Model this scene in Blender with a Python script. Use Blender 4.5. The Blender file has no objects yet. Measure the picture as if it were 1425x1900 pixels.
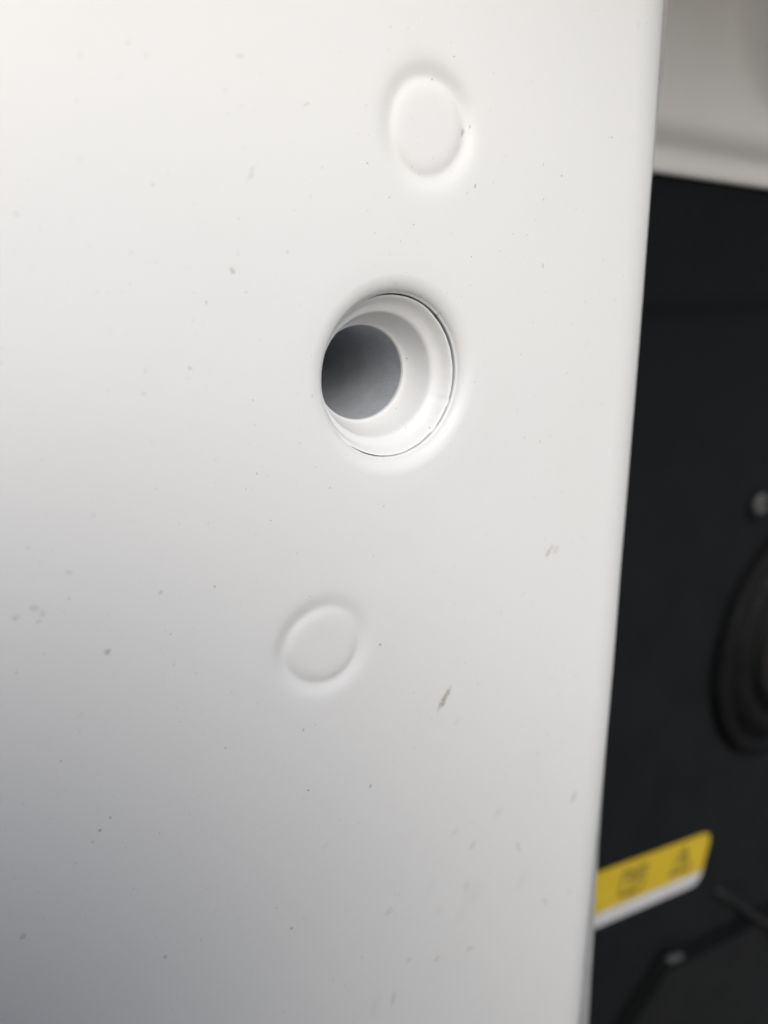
import bpy, bmesh, math, random
from mathutils import Matrix, Vector, noise
random.seed(7)
R = math.radians
sc = bpy.context.scene
col = sc.collection
H = 0.9          # height of the hole above the ground, metres

# ---------------------------------------------------------------- camera
# rows: the cover's own axes (x across, y up, z out of the sheet) in camera axes
C2P = Matrix(((0.830956384948453, 0.16804713872186233, -0.5303504930522772),
              (-0.011459568749750022, 0.958256888743001, 0.28567886421759253),
              (0.5562195291406695, -0.23130908832983413, 0.798195427861218)))
STAND = Matrix.Rotation(R(90), 3, 'X')            # the cover stands upright: its y is the world's z
LIFT = Vector((0, 0, H))
M_COVER = Matrix.Translation(LIFT) @ STAND.to_4x4()
cam_d = bpy.data.cameras.new('camera')
cam = bpy.data.objects.new('camera', cam_d)
col.objects.link(cam)
cam_pos = STAND @ Vector((-0.07540820, 0.01598247, 0.11088700)) + LIFT
cam.matrix_world = Matrix.Translation(cam_pos) @ (STAND @ C2P).to_4x4()
cam_d.sensor_fit = 'AUTO'
cam_d.sensor_width = 36.0
cam_d.lens = 36.0 * 1428.0 / 1900.0
cam_d.clip_start = 0.005
cam_d.clip_end = 2000
cam_d.dof.use_dof = True
cam_d.dof.focus_distance = 0.136
cam_d.dof.aperture_fstop = 9.5
sc.camera = cam

# ---------------------------------------------------------------- daylight
SUN_EL, SUN_AZ = R(33), R(-106)      # azimuth from +x, anticlockwise
sun_dir = Vector((math.cos(SUN_EL) * math.cos(SUN_AZ), math.cos(SUN_EL) * math.sin(SUN_AZ), math.sin(SUN_EL)))
w = bpy.data.worlds.new('World')
sc.world = w
w.use_nodes = True
nt = w.node_tree
sky = nt.nodes.new('ShaderNodeTexSky')
sky.sky_type = 'NISHITA'
sky.sun_disc = False
sky.sun_elevation = SUN_EL
sky.sun_rotation = math.atan2(sun_dir.x, sun_dir.y)
sky.air_density = 1.0
sky.dust_density = 2.0
sky.ozone_density = 1.0
nt.links.new(sky.outputs[0], nt.nodes['Background'].inputs[0])
nt.nodes['Background'].inputs[1].default_value = 0.10
sun_l = bpy.data.lights.new('sun', 'SUN')
sun_l.energy = 1.35
sun_l.angle = R(36)
sun_l.color = (1.0, 0.998, 0.992)
sun = bpy.data.objects.new('sun', sun_l)
sun.rotation_euler = (-sun_dir).to_track_quat('-Z', 'Y').to_euler()
sun.location = (0, 0, 5)
col.objects.link(sun)

sc.view_settings.view_transform = 'Standard'
sc.view_settings.look = 'None'
sc.view_settings.gamma = 1
sc.view_settings.exposure = 0.46
sc.cycles.use_denoising = True
sc.cycles.max_bounces = 10
sc.cycles.diffuse_bounces = 6

# ---------------------------------------------------------------- helpers
def link(name, me, m=None, parent=None, smooth=True):
    if smooth:
        for p in me.polygons:
            p.use_smooth = True
    o = bpy.data.objects.new(name, me)
    col.objects.link(o)
    if m:
        me.materials.append(m)
    if parent:
        o.parent = parent
    return o

def pyd(name, v, f, m=None, parent=None, smooth=True):
    me = bpy.data.meshes.new(name)
    me.from_pydata(v, [], f)
    me.update()
    return link(name, me, m, parent, smooth)

def from_bm(name, bm, m=None, parent=None, smooth=True):
    me = bpy.data.meshes.new(name)
    bmesh.ops.recalc_face_normals(bm, faces=bm.faces)
    bm.to_mesh(me)
    bm.free()
    return link(name, me, m, parent, smooth)

def thing(name, label, cat, loc_mm=(0, 0, 0), group=None):
    o = bpy.data.objects.new(name, None)
    col.objects.link(o)
    o.empty_display_size = 0.02
    o.matrix_world = M_COVER @ Matrix.Translation(Vector(loc_mm) * 0.001)
    o['label'] = label
    o['category'] = cat
    if group:
        o['group'] = group
    return o

def mm(seq):
    return [(a * 0.001, b * 0.001, c * 0.001) for a, b, c in seq]

def lathe(name, prof, n, m, parent, wob=None, close=False):
    """prof: list of (r, z) in mm, turned about z; wob(angle, index) shifts r."""
    v, f = [], []
    for i, (r, z) in enumerate(prof):
        for k in range(n):
            a = 2 * math.pi * k / n
            rr = r + (wob(a, i) if wob else 0)
            v.append((rr * math.cos(a), rr * math.sin(a), z))
    for i in range(len(prof) - 1):
        for k in range(n):
            k2 = (k + 1) % n
            f.append((i * n + k, (i + 1) * n + k, (i + 1) * n + k2, i * n + k2))
    if close:
        f.append(tuple((len(prof) - 1) * n + k for k in range(n)))
    return pyd(name, mm(v), f, m, parent)

def round_poly(x0, y0, x1, y1, r, n=8):
    pts = []
    for cx, cy, a0 in ((x1 - r, y1 - r, 0), (x0 + r, y1 - r, 90), (x0 + r, y0 + r, 180), (x1 - r, y0 + r, 270)):
        for k in range(n + 1):
            a = R(a0 + 90 * k / n)
            pts.append((cx + r * math.cos(a), cy + r * math.sin(a)))
    return pts

def prism(name, pts, z0, z1, m, parent, bev=0.0, seg=3):
    bm = bmesh.new()
    lo = [bm.verts.new((x * .001, y * .001, z0 * .001)) for x, y in pts]
    hi = [bm.verts.new((x * .001, y * .001, z1 * .001)) for x, y in pts]
    n = len(pts)
    bm.faces.new(lo[::-1])
    top = bm.faces.new(hi)
    for k in range(n):
        bm.faces.new((lo[k], lo[(k + 1) % n], hi[(k + 1) % n], hi[k]))
    if bev:
        bmesh.ops.bevel(bm, geom=list(top.edges), offset=bev * .001, segments=seg, profile=0.5, affect='EDGES')
    o = from_bm(name, bm, m, parent, smooth=True)
    md = o.modifiers.new('edge_split', 'EDGE_SPLIT')
    md.split_angle = R(40)
    return o

def tube(name, pts, r, m, parent, n=14, caps=True):
    P = [Vector(p) for p in pts]
    v, f = [], []
    prev = None
    for i, p in enumerate(P):
        t = (P[min(i + 1, len(P) - 1)] - P[max(i - 1, 0)]).normalized()
        if prev is None:
            u = t.orthogonal().normalized()
        else:
            u = (prev - t * prev.dot(t)).normalized()
        prev = u
        b = t.cross(u)
        rr = r[i] if isinstance(r, (list, tuple)) else r
        for k in range(n):
            a = 2 * math.pi * k / n
            q = p + (u * math.cos(a) + b * math.sin(a)) * rr
            v.append(tuple(q))
    for i in range(len(P) - 1):
        for k in range(n):
            f.append((i * n + k, i * n + (k + 1) % n, (i + 1) * n + (k + 1) % n, (i + 1) * n + k))
    if caps:
        f.append(tuple(range(n))[::-1])
        f.append(tuple((len(P) - 1) * n + k for k in range(n)))
    return pyd(name, mm(v), f, m, parent)

def sm(a, b, x):
    t = max(0.0, min(1.0, (x - a) / (b - a)))
    return t * t * (3 - 2 * t)

# ---------------------------------------------------------------- materials
class NB:
    """small node-building shorthand"""
    def __init__(s, name):
        s.m = bpy.data.materials.new(name)
        s.m.use_nodes = True
        s.nt = s.m.node_tree
        s.b = s.nt.nodes['Principled BSDF']
        s.co = s.nt.nodes.new('ShaderNodeTexCoord').outputs['Object']
    def n(s, t, **kw):
        x = s.nt.nodes.new(t)
        for k, v in kw.items():
            setattr(x, k, v)
        return x
    def set(s, sock, v):
        if hasattr(v, 'is_output') or isinstance(v, bpy.types.NodeSocket):
            s.nt.links.new(v, sock)
        else:
            sock.default_value = v
    def math(s, op, a, b=None, c=None, clamp=False):
        x = s.n('ShaderNodeMath', operation=op)
        x.use_clamp = clamp
        s.set(x.inputs[0], a)
        if b is not None: s.set(x.inputs[1], b)
        if c is not None: s.set(x.inputs[2], c)
        return x.outputs[0]
    def noise(s, scale, detail=2.0, rough=.5, vec=None, dist=0.0):
        x = s.n('ShaderNodeTexNoise')
        s.set(x.inputs['Vector'], vec if vec is not None else s.co)
        x.inputs['Scale'].default_value = scale
        x.inputs['Detail'].default_value = detail
        x.inputs['Roughness'].default_value = rough
        x.inputs['Distortion'].default_value = dist
        return x
    def ramp(s, v, a, b, lo=0.0, hi=1.0):
        x = s.n('ShaderNodeMapRange', interpolation_type='SMOOTHSTEP')
        s.set(x.inputs['Value'], v)
        x.inputs['From Min'].default_value = a
        x.inputs['From Max'].default_value = b
        x.inputs['To Min'].default_value = lo
        x.inputs['To Max'].default_value = hi
        return x.outputs[0]
    def mix(s, f, a, b):
        x = s.n('ShaderNodeMix', data_type='RGBA')
        s.set(x.inputs[0], f)
        s.set(x.inputs[6], a if not isinstance(a, tuple) else (*a, 1))
        s.set(x.inputs[7], b if not isinstance(b, tuple) else (*b, 1))
        return x.outputs[2]
    def bump(s, h, strength, dist, prev=None):
        x = s.n('ShaderNodeBump')
        s.set(x.inputs['Height'], h)
        x.inputs['Strength'].default_value = strength
        x.inputs['Distance'].default_value = dist
        if prev is not None: s.set(x.inputs['Normal'], prev)
        return x.outputs[0]
    def vmath(s, op, a, b):
        x = s.n('ShaderNodeVectorMath', operation=op)
        s.set(x.inputs[0], a)
        s.set(x.inputs[1], b)
        return x.outputs[0]

# dirt on the cover: x, y, half length, half width (mm), direction, strength
MARKS = [(12.74,-66.52,2.86,0.74,0.94,0.62),(16.15,-73.16,1.28,0.49,0.50,0.14),(41.32,-40.13,1.78,0.62,0.88,0.40),(43.45,-40.20,1.07,0.70,0.88,0.25),(55.22,-108.91,1.75,0.96,1.00,0.30),(-52.13,-37.17,0.61,0.46,0.53,0.40),(-27.90,17.93,0.60,0.43,1.89,0.40),(-23.91,31.62,1.08,0.40,1.12,0.20),(-55.95,-23.37,0.44,0.40,-0.22,0.25),(-61.17,-27.55,0.71,0.48,-0.25,0.20),(-63.61,-28.48,0.49,0.48,-0.26,0.30),(-60.10,-28.66,0.60,0.39,0.95,0.22),(-60.61,-29.77,0.43,0.32,-0.26,0.25),(-56.41,-67.23,0.26,0.26,0.93,0.75),(-57.92,-68.77,0.37,0.18,1.97,0.60),(-54.70,-65.46,0.21,0.19,-0.42,0.50),(18.12,31.87,0.39,0.27,1.60,0.60),(52.55,42.37,0.28,0.37,1.68,0.50),(21.86,-107.27,1.19,0.80,0.86,0.28),(16.25,-101.30,1.52,0.76,0.58,0.16),(36.61,-115.09,2.11,0.51,1.94,0.22),(20.23,-118.12,1.90,1.18,1.15,0.18),(22.28,-121.80,4.87,4.05,1.15,0.07),(-1.37,-113.47,1.20,0.90,-0.18,0.22),(12.26,-120.50,1.40,1.40,0.86,0.10),(47.35,-137.17,1.63,0.58,2.06,0.28),(-0.33,-138.36,2.35,0.66,1.38,0.22),(21.89,-137.39,1.02,0.65,-0.03,0.28),(12.11,-134.42,0.87,0.69,0.24,0.24),(3.99,-129.83,0.64,0.62,-0.01,0.25),(-24.41,-104.83,0.34,0.23,-0.52,0.60),(-48.77,-97.35,0.41,0.40,0.38,0.45),(-19.82,-62.05,0.38,0.19,1.61,0.65),(-19.51,-75.17,0.34,0.28,-0.40,0.75),(-5.66,-79.88,0.53,0.22,1.36,0.55),(-34.84,-60.28,0.25,0.20,-0.36,0.40),(15.62,40.25,0.62,0.46,0.93,0.50),(11.30,10.13,0.69,0.34,0.92,0.55),(1.48,15.81,0.66,0.52,-0.01,0.12),(35.32,18.81,0.54,0.23,1.51,0.40),(57.96,62.38,1.16,0.61,1.55,0.16),(-3.01,-49.67,0.33,0.29,1.56,0.75),(-37.97,44.72,0.65,0.37,0.13,0.12),(-41.63,41.60,0.49,0.37,0.12,0.10),(-25.98,14.77,0.23,0.19,-0.02,0.50),(-35.58,4.20,0.25,0.23,-0.07,0.40),(-42.72,1.10,0.31,0.23,-0.09,0.22),(-42.47,20.33,0.38,0.20,0.49,0.22),(-14.47,41.36,0.55,0.21,0.50,0.22),(-24.73,46.38,0.27,0.48,1.50,0.20),(29.15,-101.81,1.70,1.44,0.72,0.14),(37.91,-126.05,3.85,2.35,0.85,0.07),(56.38,-139.07,1.10,1.61,0.83,0.10),(-16.22,-89.34,1.42,0.59,0.89,0.10),(-57.04,-46.22,0.79,0.53,0.94,0.10),(-21.64,-103.90,0.94,0.29,2.15,0.15),(-46.49,10.06,0.85,0.29,1.64,0.08),(-69.75,-80.83,0.49,0.38,1.44,0.35),(48.94,3.23,0.99,0.64,1.14,0.10),(30.05,-8.26,0.87,0.42,0.90,0.10),(47.25,-77.05,0.92,0.79,0.59,0.10),(-43.06,-29.46,0.41,0.27,0.94,0.25),(-5.08,-137.10,3.85,1.52,1.26,0.06),(19.12,-125.51,3.66,2.54,1.39,0.07),(9.61,-112.86,2.76,1.92,0.87,0.05),(41.15,-90.68,1.13,0.63,0.86,0.10),]

def paint_material(name, marks=True):
    q = NB(name)
    base = (0.80, 0.80, 0.79)
    # flat copy of the coordinate so specks stay put on the sheet
    flat = q.vmath('MULTIPLY', q.co, (1, 1, 0.35))
    # very faint grime clouds
    cl = q.noise(28, 5, .6)
    col_ = q.mix(q.ramp(cl.outputs[0], .48, .78, 0, .05), base, (0.52, 0.47, 0.40))
    rag = q.noise(1500, 3, .6)
    if marks:
        wob = q.noise(900, 2, .6)
        off = q.vmath('MULTIPLY', q.vmath('SUBTRACT', wob.outputs['Color'], (.5, .5, .5)), (.0011, .0011, 0))
        pos = q.vmath('ADD', q.co, off)
        acc = None
        for (x, y, a, b, th, st) in MARKS:
            mp = q.n('ShaderNodeMapping', vector_type='TEXTURE')
            q.set(mp.inputs['Vector'], pos)
            mp.inputs['Location'].default_value = (x * .001, y * .001, 0)
            mp.inputs['Rotation'].default_value = (0, 0, th)
            mp.inputs['Scale'].default_value = (a * .00125, b * .00125, 1)
            ln = q.n('ShaderNodeVectorMath', operation='LENGTH')
            q.set(ln.inputs[0], mp.outputs[0])
            soft = 0.0 if st < .2 else .45
            v = q.ramp(ln.outputs['Value'], soft, 1.0, st * .8, 0.0)
            acc = v if acc is None else q.math('MAXIMUM', acc, v)
        acc = q.math('MULTIPLY', acc, q.ramp(rag.outputs[0], .3, .62, .45, 1.25), clamp=True)
        col_ = q.mix(acc, col_, (0.19, 0.14, 0.095))
    # scattered specks, several sizes; only some cells carry one
    for sc_, rad, keep, strength, stretch, rot in ((230, .027, .12, .70, (1, 1), 0), (330, .030, .12, .5, (1, 1), 0),
                                                  (520, .045, .10, .33, (1, 1), 0), (170, .034, .10, .40, (1.9, .8), .9)):
        mp = q.n('ShaderNodeMapping', vector_type='POINT')
        q.set(mp.inputs['Vector'], flat)
        mp.inputs['Rotation'].default_value = (0, 0, rot)
        mp.inputs['Scale'].default_value = (stretch[0], stretch[1], 1)
        vo = q.n('ShaderNodeTexVoronoi', voronoi_dimensions='2D')
        q.set(vo.inputs['Vector'], mp.outputs[0])
        vo.inputs['Scale'].default_value = sc_
        sep = q.n('ShaderNodeSeparateColor')
        q.set(sep.inputs[0], vo.outputs['Color'])
        dens = q.noise(30, 1, .5)
        thr = q.math('MULTIPLY', dens.outputs[0], keep * 2.2)
        on = q.math('LESS_THAN', sep.outputs[0], thr)
        size = q.math('MULTIPLY_ADD', sep.outputs[1], rad * 1.1, rad * .45)
        r_ = q.math('DIVIDE', vo.outputs['Distance'], size)
        spot = q.ramp(r_, .55, 1.0, 1, 0)
        amt = q.math('MULTIPLY', q.math('MULTIPLY', spot, on), q.math('MULTIPLY', q.ramp(sep.outputs[2], 0, 1, .4, 1.0), strength))
        col_ = q.mix(amt, col_, (0.07, 0.062, 0.055))
    q.set(q.b.inputs['Base Color'], col_)
    ro = q.ramp(cl.outputs[0], .3, .7, .36, .46)
    q.set(q.b.inputs['Roughness'], ro)
    q.b.inputs['Specular IOR Level'].default_value = .5
    peel = q.noise(420, 2, .5)
    fine = q.noise(2600, 2, .6)
    bu = q.bump(peel.outputs[0], .07, .0006)
    bu = q.bump(fine.outputs[0], .05, .00025, bu)
    q.set(q.b.inputs['Normal'], bu)
    return q.m

def plain(name, a, b, rough=.5, scale=60, bump=.1, bdist=.0004, bscale=900, spec=.5, metal=0.0):
    q = NB(name)
    nz = q.noise(scale, 5, .6)
    q.set(q.b.inputs['Base Color'], q.mix(q.ramp(nz.outputs[0], .3, .7), a, b))
    q.set(q.b.inputs['Roughness'], q.ramp(nz.outputs[0], .3, .7, rough * .85, min(1, rough * 1.15)))
    q.b.inputs['Specular IOR Level'].default_value = spec
    q.b.inputs['Metallic'].default_value = metal
    q.set(q.b.inputs['Normal'], q.bump(q.noise(bscale, 3, .6).outputs[0], bump, bdist))
    return q.m

def primer_material():
    q = NB('grey_primer')
    v = q.noise(3200, 2, .7)
    big = q.noise(120, 3, .5)
    c = q.mix(q.ramp(big.outputs[0], .35, .7), (.38, .40, .425), (.47, .49, .515))
    c = q.mix(q.ramp(v.outputs[0], .56, .70, 0, .6), c, (.70, .71, .72))
    c = q.mix(q.ramp(q.noise(1500, 2, .6).outputs[0], .66, .74, 0, .5), c, (.08, .085, .09))
    q.set(q.b.inputs['Base Color'], c)
    q.b.inputs['Roughness'].default_value = .75
    q.b.inputs['Specular IOR Level'].default_value = .25
    q.set(q.b.inputs['Normal'], q.bump(v.outputs[0], .35, .0004))
    return q.m

M_PAINT = paint_material('white_satin_paint')
M_BODY = plain('white_body_paint', (.80, .79, .765), (.77, .76, .735), .45, 25, .08, .0006, 400)
M_EDGE = plain('galvanised_edge', (.30, .31, .31), (.36, .36, .355), .5, 120, .1)
M_PRIMER = primer_material()
M_DARK = plain('dark_charcoal_paint', (.0065, .0075, .0085), (.0085, .0095, .0105), .75, 30, .15, .0006, 700, .12)
M_RUBBER = plain('black_rubber', (.0045, .0048, .005), (.007, .007, .0072), .65, 80, .15, .0004, 900, .12)
M_BLACK = plain('black_plastic', (.0075, .008, .0082), (.0095, .010, .0102), .48, 60, .12, .0004, 700, .22)
M_RUST = plain('rusty_dark_metal', (.014, .0095, .008), (.009, .007, .0065), .7, 90, .3, .0006, 500, .3)
M_STEEL = plain('dull_steel', (.065, .065, .063), (.09, .09, .088), .55, 150, .2, .0004, 900, .5)
M_ROD = plain('grey_black_plastic', (.011, .011, .0108), (.014, .014, .0138), .6, 60, .1, .0004, 700, .2)
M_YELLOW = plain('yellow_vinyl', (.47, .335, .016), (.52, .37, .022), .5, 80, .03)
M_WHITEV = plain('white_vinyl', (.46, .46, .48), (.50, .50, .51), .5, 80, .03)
M_INK = plain('black_ink', (.03, .028, .02), (.05, .045, .03), .6, 80, .03)

# ---------------------------------------------------------------- setting
def ground():
    n, s = 24, 300.0
    v, f = [], []
    for j in range(n + 1):
        for i in range(n + 1):
            v.append((-s + 2 * s * i / n, -s + 2 * s * j / n, 0))
    for j in range(n):
        for i in range(n):
            f.append((j * (n + 1) + i, j * (n + 1) + i + 1, (j + 1) * (n + 1) + i + 1, (j + 1) * (n + 1) + i))
    m = plain('asphalt', (.055, .055, .056), (.09, .09, .09), .85, 9, .6, .006, 160, .3)
    o = pyd('ground', v, f, m)
    o['kind'] = 'structure'
ground()

# ---------------------------------------------------------------- the white cover
cover = thing('machine_cover', 'white painted sheet metal machine cover with a stepped round hole and rolled edge', 'machine cover')

D1, D2 = (8.24, 40.26), (-14.84, -46.77)
EDGE = [(-260, 63.6), (-220, 65.2), (-189, 65.3), (-168, 65.3), (-150, 65.4), (-136, 65.6), (-116, 66.0), (-92, 66.1), (-69, 66.1), (-48, 66.0),
        (-23, 65.95), (13, 65.9), (35, 65.6), (67, 65.0), (100, 64.4), (150, 63.5), (220, 62.5)]
def edge_x(y):
    if y <= EDGE[0][0]: return EDGE[0][1]
    if y >= EDGE[-1][0]: return EDGE[-1][1]
    for i in range(len(EDGE) - 1):
        if EDGE[i][0] <= y <= EDGE[i + 1][0]:
            break
    def P(k): return EDGE[max(0, min(len(EDGE) - 1, k))]
    a, b, c, d = P(i - 1), P(i), P(i + 1), P(i + 2)
    t = (y - b[0]) / (c[0] - b[0])
    m1 = (c[1] - a[1]) / max(1e-6, c[0] - a[0]) * (c[0] - b[0])
    m2 = (d[1] - b[1]) / max(1e-6, d[0] - b[0]) * (c[0] - b[0])
    return ((2*t**3 - 3*t**2 + 1) * b[1] + (t**3 - 2*t**2 + t) * m1 + (-2*t**3 + 3*t**2) * c[1] + (t**3 - t**2) * m2)

RHO = 20.0          # bend radius of the rolled edge
SIL = 7.1         # bend start lies this far inside the edge line

def dimple_h(dx, dy, seed, depth):
    r = math.hypot(dx, dy)
    if r > 12.6: return 0.0
    a = math.atan2(dy, dx)
    r0 = 7.6 + .18 * math.sin(2 * a + seed) + .10 * math.sin(3 * a + 2.1 * seed)
    fade = 1 - sm(9.0, 12.6, r)
    x = r - r0
    amp = depth * (1 + .22 * math.sin(a + seed * 1.7) + .12 * math.sin(2 * a + seed))
    g = math.exp(-(abs(x) / (1.3 if x < 0 else 1.75)) ** 1.8)
    inner = -.10 * (1 - sm(5.2, 7.6, r))
    bowl = -.16 * (1 - sm(6.0, 12.6, r)) 
    return (-amp * g) * fade + inner + bowl

HX = 1.6
def hole_h(r, a):
    if r > 21: return 0.0
    # wide draw-in, then a tight lip
    h = -.16 * (1 - sm(15.0, 21.0, r))
    x = max(0.0, 17.6 - r)
    if x > 0:
        rr = 3.2
        h -= (rr - math.sqrt(max(0, rr * rr - min(x, rr * .985) ** 2))) * .66
    return h

def wave(x, y):
    p = Vector((x / 55.0, y / 55.0, 3.1))
    h = .20 * noise.noise(p) + .05 * noise.noise(p * 2.6)
    # one soft shallow wrinkle between the hole and the lower dimple
    d = math.hypot((x + 2) / 15.0, (y + 33) / 4.5)
    h -= .07 * math.exp(-d * d)
    # cover is very slightly crowned
    h -= (x / 420.0) ** 2 * 18 + (y / 600.0) ** 2 * 14
    keep = min(1, math.hypot(x, y) / 40)
    return h

def surf(x, y):
    """point of the sheet for flat coordinates (x runs on round the bend)"""
    r = math.hypot(x - HX, y)
    z = wave(x, y) - wave(0, 0)
    if r < 21: z += hole_h(r, math.atan2(y, x - HX))
    z += dimple_h(x - D1[0], y - D1[1], .6, .58)
    z += dimple_h(x - D2[0], y - D2[1], 2.3, .57)
    x0 = edge_x(y) - SIL
    if x > 44:
        shift = (x - 44) / (62 - 44)
        xs = x + (x0 - 62.0) * min(1, shift) if x < 62 else x + (x0 - 62.0)
        if x <= 62:
            return (xs, y, z)
        s = x - 62.0
        zz = wave(62, y) - wave(0, 0)
        ang = min(s / RHO, math.pi / 2)
        ex = s - RHO * ang
        return (x0 + RHO * math.sin(ang), y, zz - RHO * (1 - math.cos(ang)) - ex)
    return (x, y, z)

def ticks(stops):
    out = []
    for (a, b, step) in stops:
        n = max(1, round((b - a) / step))
        out += [a + (b - a) * k / n for k in range(n)]
    out.append(stops[-1][1])
    return out

HS, DS = 24.0, 14.0
XS = ticks([(-330, -120, 6), (-120, -60, 2.5), (-60, -28.84, 1.0), (-28.84, -22.8, .8), (-22.8, -5.76, .75), (-5.76, -.84, .8), (-.84, 22.24, .75), (22.24, 25.2, .8),
            (25.2, 50, 1.0), (50, 62, 1.0), (62, 62 + RHO * math.pi / 2, .5), (62 + RHO * math.pi / 2, 62 + RHO * math.pi / 2 + 5, 1.2)])
YS = ticks([(-420, -220, 6), (-220, -120, 2.0), (-120, -60.77, 1.0), (-60.77, -32.77, .75), (-32.77, -24, .8), (-24, 24, .75), (24, 26.26, .75), (26.26, 54.26, .75),
            (54.26, 100, 1.2), (100, 300, 6)])

def patch_of(x, y):
    for (cx, cy, s) in ((HX, 0, HS), (D1[0], D1[1], DS), (D2[0], D2[1], DS)):
        if abs(x - cx) < s - 1e-6 and abs(y - cy) < s - 1e-6:
            return True
    return False

verts, faces, idx = [], [], {}
def vid(i, j):
    if (i, j) not in idx:
        idx[(i, j)] = len(verts)
        verts.append(surf(XS[i], YS[j]))
    return idx[(i, j)]
for j in range(len(YS) - 1):
    for i in range(len(XS) - 1):
        if patch_of((XS[i] + XS[i + 1]) / 2, (YS[j] + YS[j + 1]) / 2):
            continue
        faces.append((vid(i, j), vid(i + 1, j), vid(i + 1, j + 1), vid(i, j + 1)))

def near(L, v):
    return min(range(len(L)), key=lambda k: abs(L[k] - v))

def boundary(cx, cy, s):
    i0, i1, j0, j1 = near(XS, cx - s), near(XS, cx + s), near(YS, cy - s), near(YS, cy + s)
    ring = [(i, j0) for i in range(i0, i1)] + [(i1, j) for j in range(j0, j1)]
    ring += [(i, j1) for i in range(i1, i0, -1)] + [(i0, j) for j in range(j1, j0, -1)]
    return ring

def fill(cx, cy, s, radii):
    """rings from the square boundary to circles of the given radii; returns the last ring's flat points"""
    ring = boundary(cx, cy, s)
    prev = [vid(i, j) for i, j in ring]
    flat0 = [(XS[i] - cx, YS[j] - cy) for i, j in ring]
    dirs = [(a / math.hypot(a, b), b / math.hypot(a, b)) for a, b in flat0]
    n = len(ring)
    r1 = radii[0]
    steps = 8
    levels = []
    for k in range(1, steps + 1):
        t = k / steps
        levels.append([(p[0] * (1 - t) + d[0] * r1 * t, p[1] * (1 - t) + d[1] * r1 * t) for p, d in zip(flat0, dirs)])
    for r in radii[1:]:
        levels.append([(d[0] * r, d[1] * r) for d in dirs])
    for lv in levels:
        cur = []
        for (a, b) in lv:
            cur.append(len(verts))
            verts.append(surf(cx + a, cy + b))
        for k in range(n):
            faces.append((prev[k], prev[(k + 1) % n], cur[(k + 1) % n], cur[k]))
        prev = cur
    return dirs, prev

dirs, last = fill(HX, 0, HS, [21 - .34 * k for k in range(11)] + [17.6 - .167 * k for k in range(21)])
# the sheet's own edge inside the hole, turned down
n = len(dirs)
zl = [verts[k][2] for k in last]
for dz, rr in ((-.12, 14.24), (-.4, 14.23), (-1.0, 14.23), (-2.4, 14.23)):
    cur = []
    for k, d in enumerate(dirs):
        cur.append(len(verts))
        verts.append((HX + d[0] * rr, d[1] * rr, zl[k] + dz))
    for k in range(n):
        faces.append((last[k], last[(k + 1) % n], cur[(k + 1) % n], cur[k]))
    last = cur
DR = 13.0
dd1, _ = fill(D1[0], D1[1], DS, [DR])
dd2, _ = fill(D2[0], D2[1], DS, [DR])
sheet = pyd('sheet', mm(verts), faces, M_PAINT, cover)

def dimple(c, dirs):
    v, f = [], []
    n = len(dirs)
    radii = [DR - .25 * k for k in range(0, int(DR / .25))]
    for r in radii:
        for d in dirs:
            v.append(surf(c[0] + d[0] * r, c[1] + d[1] * r))
    for i in range(len(radii) - 1):
        for k in range(n):
            f.append((i * n + k, i * n + (k + 1) % n, (i + 1) * n + (k + 1) % n, (i + 1) * n + k))
    v.append(surf(*c))
    b = (len(radii) - 1) * n
    for k in range(n):
        f.append((b + k, b + (k + 1) % n, len(v) - 1))
    return pyd('pressed_dimple', mm(v), f, M_PAINT, cover)
o = dimple(D1, dd1)
o['label'] = 'upper pressed round dimple with a chipped rim'
o = dimple(D2, dd2)
o['label'] = 'lower pressed round dimple with a sharper ring'

# cup set into the hole: a thin uneven seam is left between it and the sheet
def gap(a, i):
    g = noise.noise(Vector((math.cos(a) * 2.2, math.sin(a) * 2.2, .7))) * .10 + noise.noise(Vector((math.cos(a) * 9, math.sin(a) * 9, 4.7))) * .06
    wide = .12 + .12 * max(0, math.cos(a - R(28)))
    bridge = 0
    for b_, w_ in ((-24, 3.0), (-47, 3.5), (150, 30), (205, 25)):
        dlt = abs((math.degrees(a) - b_ + 180) % 360 - 180)
        bridge = max(bridge, 1 - sm(w_ * .6, w_ * 1.5, dlt))
    val = -(wide + g) * (1 - bridge) - .01 * bridge
    return val * max(0, 1 - i / 7.0)
prof = [(14.2, -2.42), (14.0, -2.47), (13.75, -2.68), (13.4, -3.15), (12.95, -3.8), (12.4, -4.4), (11.8, -4.88),
        (11.45, -5.14), (11.2, -5.38), (11.02, -5.72), (10.86, -6.2), (10.62, -7.0), (10.3, -7.95), (9.95, -8.9), (9.55, -9.85), (9.2, -10.6), (8.95, -11.0), (8.76, -11.2), (8.66, -11.4), (8.62, -11.7)]
cup = lathe('hole_cup', prof, 256, M_PAINT, cover, gap)
cup['label'] = 'white stepped funnel set in the hole'
cup.location = (HX * .001, 0, 0)
# the funnel was pressed a little off round: its lower part is stretched sideways
for vt in cup.data.vertices:
    k1, k2 = sm(.0028, .0050, -vt.co.z), sm(.0055, .011, -vt.co.z)
    vt.co.x = vt.co.x * (1 + .06 * k1 + .025 * k2) - .0006 * k1
    vt.co.z -= .0004 * sm(-.004, .013, -vt.co.x) * (1 - k1)
bore = lathe('bore_tube', [(8.67, -11.26), (8.67, -13), (8.67, -17), (8.67, -24), (8.67, -40), (8.67, -65), (8.3, -65.4)], 128, M_PRIMER, cup, close=True)
for vt in bore.data.vertices:
    vt.co.x = vt.co.x * 1.085 - .0006

lathe('seam_shade_ring', [(14.21, -3.6), (14.21, -3.05), (14.0, -3.0), (13.7, -3.1)], 128, M_RUBBER, cup)  # black ring added inside the gap so the seam looks shaded

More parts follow.
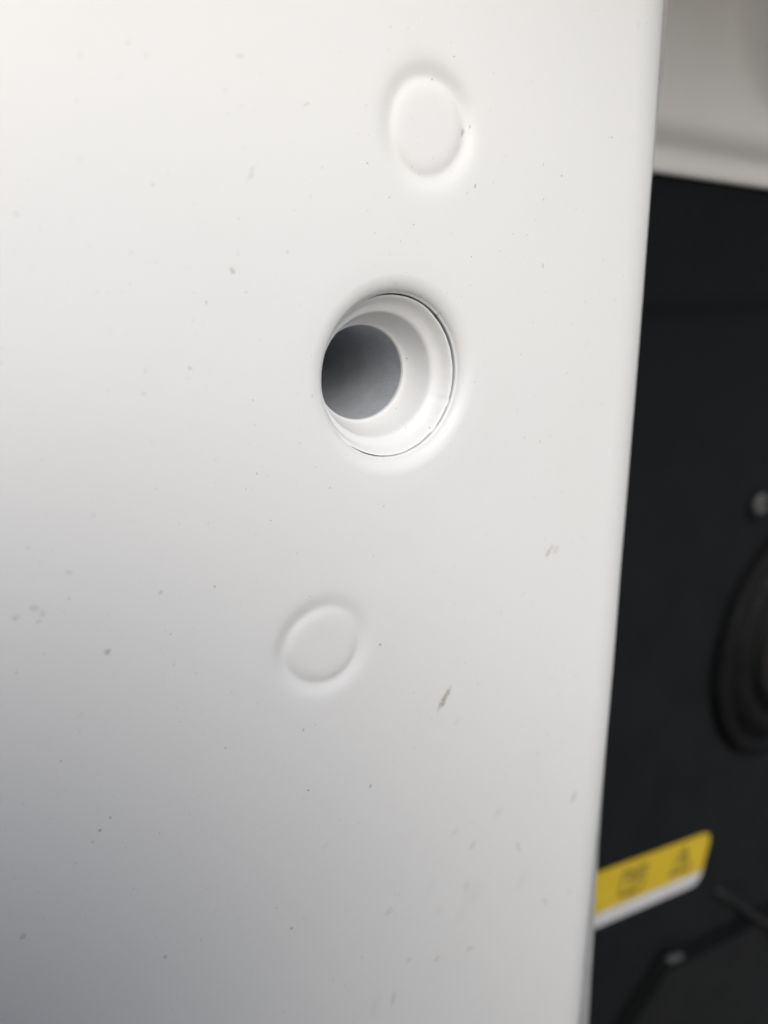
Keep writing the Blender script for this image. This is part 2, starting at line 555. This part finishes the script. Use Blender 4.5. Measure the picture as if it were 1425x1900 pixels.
# backing strip behind the rolled edge
ST = [(-440, 83.6), (-214, 83.2), (-178, 82.2), (-140, 81.0), (-75, 80.2), (12, 79.4), (37, 80.7), (72, 81.5), (120, 82.0), (320, 82.5)]
v, f = [], []
for k in range(77):
    y = -440 + 10 * k
    for i in range(len(ST) - 1):
        if ST[i][0] <= y <= ST[i + 1][0]: break
    t = (y - ST[i][0]) / (ST[i + 1][0] - ST[i][0])
    t = t * t * (3 - 2 * t) * .5 + t * .5
    xe = ST[i][1] * (1 - t) + ST[i + 1][1] * t
    v += [(56, y, -12), (xe - .5, y, -12), (xe, y, -12.5), (xe, y, -13.1), (xe - .5, y, -13.6), (56, y, -13.6)]
    if k:
        b = len(v) - 12
        f += [(b + q, b + q + 1, b + q + 7, b + q + 6) for q in range(5)]
pyd('backing_strip', mm(v), f, M_EDGE, cover, smooth=False)

# ---------------------------------------------------------------- the dark compartment behind
ZB = -100.0
comp = thing('machine_compartment', 'dark charcoal metal compartment panel seen past the edge of the white cover', 'machine panel', (250, -200, ZB))
def local(p, base):
    return tuple(a - b for a, b in zip(p, base))
def profile_sheet(name, prof, x0, x1, nx, m, parent, base, fn=None):
    """prof: (y, z) list swept along x"""
    v, f = [], []
    for i in range(nx + 1):
        x = x0 + (x1 - x0) * i / nx
        for (y, z) in prof:
            dz = fn(x, y) if fn else 0
            v.append(local((x, y, z + dz), base))
    k = len(prof)
    for i in range(nx):
        for j in range(k - 1):
            f.append((i * k + j, (i + 1) * k + j, (i + 1) * k + j + 1, i * k + j + 1))
    return pyd(name, mm(v), f, m, parent)
B0 = (250, -200, ZB)
# lower panel, a soft fold, then the upper panel leaning back towards its top
pr = [(-760, ZB), (-300, ZB), (-40, ZB), (-4, ZB), (1, ZB + .4), (4, ZB + 1.6), (7, ZB + 2.6), (12, ZB + 2.8), (30, ZB + 2.0), (80, ZB - 1)]
profile_sheet('back_panel', pr, 40, 760, 24, M_DARK, comp, B0)

# bolt with washer
B = (296, -95.5, ZB)
bolt = lathe('bolt', [(5.6, .2), (5.6, 2.2), (5.0, 3.0), (3.2, 3.2), (2.6, 2.6), (2.4, 1.6)], 24, M_STEEL, comp, close=True)
bolt.location = Vector(local(B, B0)) * .001
ws = lathe('washer', [(9.5, .1), (9.5, 1.1), (9.0, 1.3), (5.4, 1.3)], 32, M_RUBBER, bolt)

# ring shaped housing on the right
RC = (346, -182, ZB)
ring = thing('round_housing', 'black ring shaped housing with raised rims at the right edge below the bolt', 'housing', RC)
lathe('outer_rim', [(74, 0), (74, 5), (72, 7.5), (69, 8), (66, 7), (64.5, 4), (64, 2)], 96, M_RUBBER, ring)
lathe('middle_rim', [(64, 2), (61.5, 3), (59.5, 6), (57, 8.5), (53, 9.5), (49.5, 8.5), (48, 6), (47, 4)], 96, M_RUBBER, ring)
lathe('inner_rim', [(47, 4), (44, 4), (43, 8), (40, 10), (37, 8.5), (36, 4)], 96, M_RUBBER, ring)
lathe('hub', [(36, 4), (35, 2.5), (30, 3), (20, 8), (8, 9)], 96, M_RUST, ring, close=True)

# warning sticker
SR = (290.0, -312.0, ZB)
stk = thing('warning_sticker', 'yellow warning sticker with white lower band and black pictograms on the dark panel', 'sticker', SR)
stk.matrix_world = M_COVER @ Matrix.Translation(Vector(SR) * .001) @ Matrix.Rotation(R(-11.6), 4, 'Z')
HT = 17.5
LEN = 150.0
YW = -HT + 2 * HT * .25
out = round_poly(-LEN, -HT, 0, HT, 8, 8)
up = [p for p in out if p[1] >= YW - 1e-6]
# upper yellow part: right rounded corner, straight lower edge
yl = [(0, YW)] + [p for p in out if p[1] > YW] + [(-LEN, YW)]
wl = [(-LEN, YW)] + [p for p in out if p[1] < YW and p[0] < -LEN / 2] + [p for p in out if p[1] < YW and p[0] > -LEN / 2] + [(0, YW)]
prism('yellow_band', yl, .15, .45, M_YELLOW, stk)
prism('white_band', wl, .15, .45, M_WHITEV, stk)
def strokes(name, segs, wdt, label):
    """flat printed line drawing made of bars"""
    bm = bmesh.new()
    for k, (x0, y0, x1, y1) in enumerate(segs):
        dx, dy = x1 - x0, y1 - y0
        L = math.hypot(dx, dy)
        nx, ny = -dy / L * wdt / 2, dx / L * wdt / 2
        ex_, ey_ = dx / L * wdt * .4, dy / L * wdt * .4
        z = .47 + .004 * k
        q = [(x0 + nx - ex_, y0 + ny - ey_), (x1 + nx + ex_, y1 + ny + ey_), (x1 - nx + ex_, y1 - ny + ey_), (x0 - nx - ex_, y0 - ny - ey_)]
        bm.faces.new([bm.verts.new((a * .001, b * .001, z * .001)) for a, b in q][::-1])
    o = from_bm(name, bm, M_INK, stk, smooth=False)
    o['label'] = label
    return o
ym = (YW + HT) / 2
tx, th = -25.0, 8.5
strokes('pictogram', [(tx - th, ym - 7.5, tx + th, ym - 7.5), (tx + th, ym - 7.5, tx, ym + 8), (tx, ym + 8, tx - th, ym - 7.5),
                      (tx, ym + 2.6, tx, ym - 2.2), (tx, ym - 4.6, tx, ym - 5.2)], 1.8, 'black warning triangle with exclamation mark')
bx_ = -69.0
strokes('pictogram', [(bx_ - 10, ym - 7, bx_ - 10, ym + 7), (bx_ - 10, ym + 7, bx_ - 1, ym + 5), (bx_ - 1, ym + 5, bx_ + 9, ym + 7), (bx_ + 9, ym + 7, bx_ + 9, ym - 7),
                      (bx_ + 9, ym - 7, bx_ - 1, ym - 8.5), (bx_ - 1, ym - 8.5, bx_ - 10, ym - 7), (bx_ - 1, ym + 5, bx_ - 1, ym - 8.5),
                      (bx_ + 2, ym + 2, bx_ + 6, ym + 2.6), (bx_ + 2, ym - 1, bx_ + 6, ym - .4), (bx_ - 7, ym + 2.6, bx_ - 3.5, ym + 2)], 1.6, 'black open book symbol')

# raised plastic housing at the bottom
PH = (251, -353, ZB)
hous = thing('plastic_housing', 'black plastic housing with rounded corner below the yellow sticker', 'housing', PH)
def rounded(pts, rad, n=8):
    out = []
    k = len(pts)
    for i in range(k):
        a, b, c = Vector(pts[i - 1]), Vector(pts[i]), Vector(pts[(i + 1) % k])
        u, w = (a - b).normalized(), (c - b).normalized()
        h = math.acos(max(-1, min(1, u.dot(w)))) / 2
        d = rad / math.tan(h)
        cen = b + (u + w).normalized() * (rad / math.sin(h))
        p0, p1 = b + u * d - cen, b + w * d - cen
        for q in range(n + 1):
            out.append(tuple(cen + p0.slerp(p1, q / n)))
    return out
corner = [(-4, 4), (-330, -260), (-330, -420), (420, -420), (420, -82)]
wide = [(-7, 15), (-345, -258), (-345, -430), (430, -430), (430, -73)]
prism('housing_lid', rounded(corner, 18)[::-1], .3, 9, M_BLACK, hous, bev=4, seg=4)
prism('seal', rounded(wide, 26)[::-1], -.5, 2.2, M_RUBBER, hous, bev=1.5, seg=3)

corner_glint = prism('corner_glint', round_poly(-7, -1.4, 7, 1.4, 1.2, 5), 9.0, 11.5, M_STEEL, hous, bev=1, seg=3)  # pale piece standing in for the highlight on the lid's corner
corner_glint.location = (.0040, -.0045, 0)
corner_glint.rotation_euler = (0, 0, R(-18))

# thin lever with a pale tip
LV = (330, -362, ZB)
lev = thing('control_rod', 'thin black control rod with pale grey tip right of the yellow sticker', 'rod', LV)
tube('rod', [(-26, 20, .5), (-14, 9, 2), (-4, 0, 4.5), (8, -12, 9), (20, -22, 12.5), (40, -44, 14)], 2.4, M_ROD, lev)
tube('rod_tip', [(40, -44, 15), (44, -49, 15.5), (54, -60, 16), (57, -63, 16)], [3.8, 5.2, 5.0, 3.0], M_STEEL, lev)

# ---------------------------------------------------------------- white body panel at the upper right
BP = (230, 57, -86)
BP = (230, 54.1, -86)
body = thing('body_panel', 'off white body panel with folded lower edge above the dark compartment', 'body panel', BP)
ZP = -90.0
pb = [(57.2, -98.5), (57.0, -97.4), (57.3, -96.4), (58.2, -95.8), (60, -95.8), (63, -95.8), (65, -95.6), (66.5, -95.0), (68, -93.9), (70, -92.2), (72, -91.0), (74, -90.3), (76, ZP)]
pb += [(78 + 3 * k, ZP) for k in range(0, 75)]
def bulge(x, y):
    d = math.hypot(x - 266, (y - 140))
    return 25 * (1 - sm(28, 60, d)) if y > 76 else 0
profile_sheet('body_sheet', pb, 60, 760, 200, M_BODY, body, (230, 57, -86), bulge)
body.matrix_world = body.matrix_world @ Matrix.Rotation(R(-1.4), 4, 'Z')

# ---------------------------------------------------------------- unseen slab added over the compartment to shade it and the cover's right
SLAB = (5, 212, 200)        # its left edge, its underside and its front, mm
HB = (SLAB[0] + 260, SLAB[1], -20)
slab = thing('shade_slab', 'unseen white slab added over the dark compartment to shade it', 'added shade slab', HB)
def plan(inset, r):
    return [(x - HB[0], y + 20) for x, y in round_poly(SLAB[0] + inset, -88 + inset, 700 - inset, SLAB[2] - inset, r, 8)]
o = prism('slab_top', plan(0, 30), 0, 14, M_BODY, slab, bev=6, seg=4)
o.rotation_euler = (R(-90), 0, 0)
o.scale = (1, -1, 1)
o = prism('slab_underside', plan(6, 28), -12, -.5, M_BODY, slab)  # white underside of the added slab, bounces light into the compartment
o.rotation_euler = (R(-90), 0, 0)
o.scale = (1, -1, 1)

# ---------------------------------------------------------------- unseen block added to shade the cover from the lower left
SHADE_BLOCK = (-0.075, -0.115, 0.944)      # its right edge, its rear face and its top
def shade_block(xr, yb, top, wid=0.55, dep=0.45):
    o = bpy.data.objects.new('shade_block', None)
    col.objects.link(o)
    o.location = (xr - wid / 2, yb - dep / 2, 0)
    o['label'] = 'unseen brown block added in front of the white cover to shade its lower left'
    o['category'] = 'cabinet'
    m = plain('brown_block_paint', (.12, .082, .058), (.15, .105, .075), .5, 12, .2, .001, 200)
    def box(name, x0, x1, y0, y1, z0, z1, b, mat, par):
        bm = bmesh.new()
        bmesh.ops.create_cube(bm, size=1)
        bmesh.ops.scale(bm, vec=(x1 - x0, y1 - y0, z1 - z0), verts=bm.verts)
        bmesh.ops.translate(bm, vec=((x0 + x1) / 2, (y0 + y1) / 2, (z0 + z1) / 2), verts=bm.verts)
        bmesh.ops.bevel(bm, geom=list(bm.edges), offset=b, segments=3, affect='EDGES')
        return from_bm(name, bm, mat, par, smooth=False)
    box('body', -wid / 2, wid / 2, -dep / 2, dep / 2, .04, top - .02, .006, m, o)
    box('top', -wid / 2 - .004, wid / 2 + .004, -dep / 2 - .004, dep / 2 + .004, top - .0195, top, .006, m, o)
    box('block_base', -wid / 2 + .03, wid / 2 - .03, -dep / 2 + .03, dep / 2 - .03, 0, .0395, .003, M_DARK, o)
    for s_ in (-1, 1):
        x0, x1 = sorted((s_ * .003, s_ * (wid / 2 - .012)))
        d = box('block_panel', x0, x1, -dep / 2 - .016, -dep / 2 - .001, .06, top - .04, .004, m, o)
        hx = s_ * .03
        box('block_bar', hx - .006, hx + .006, -dep / 2 - .034, -dep / 2 - .0165, top * .55, top * .55 + .12, .003, M_STEEL, d)
    return o
shade_block(*SHADE_BLOCK)
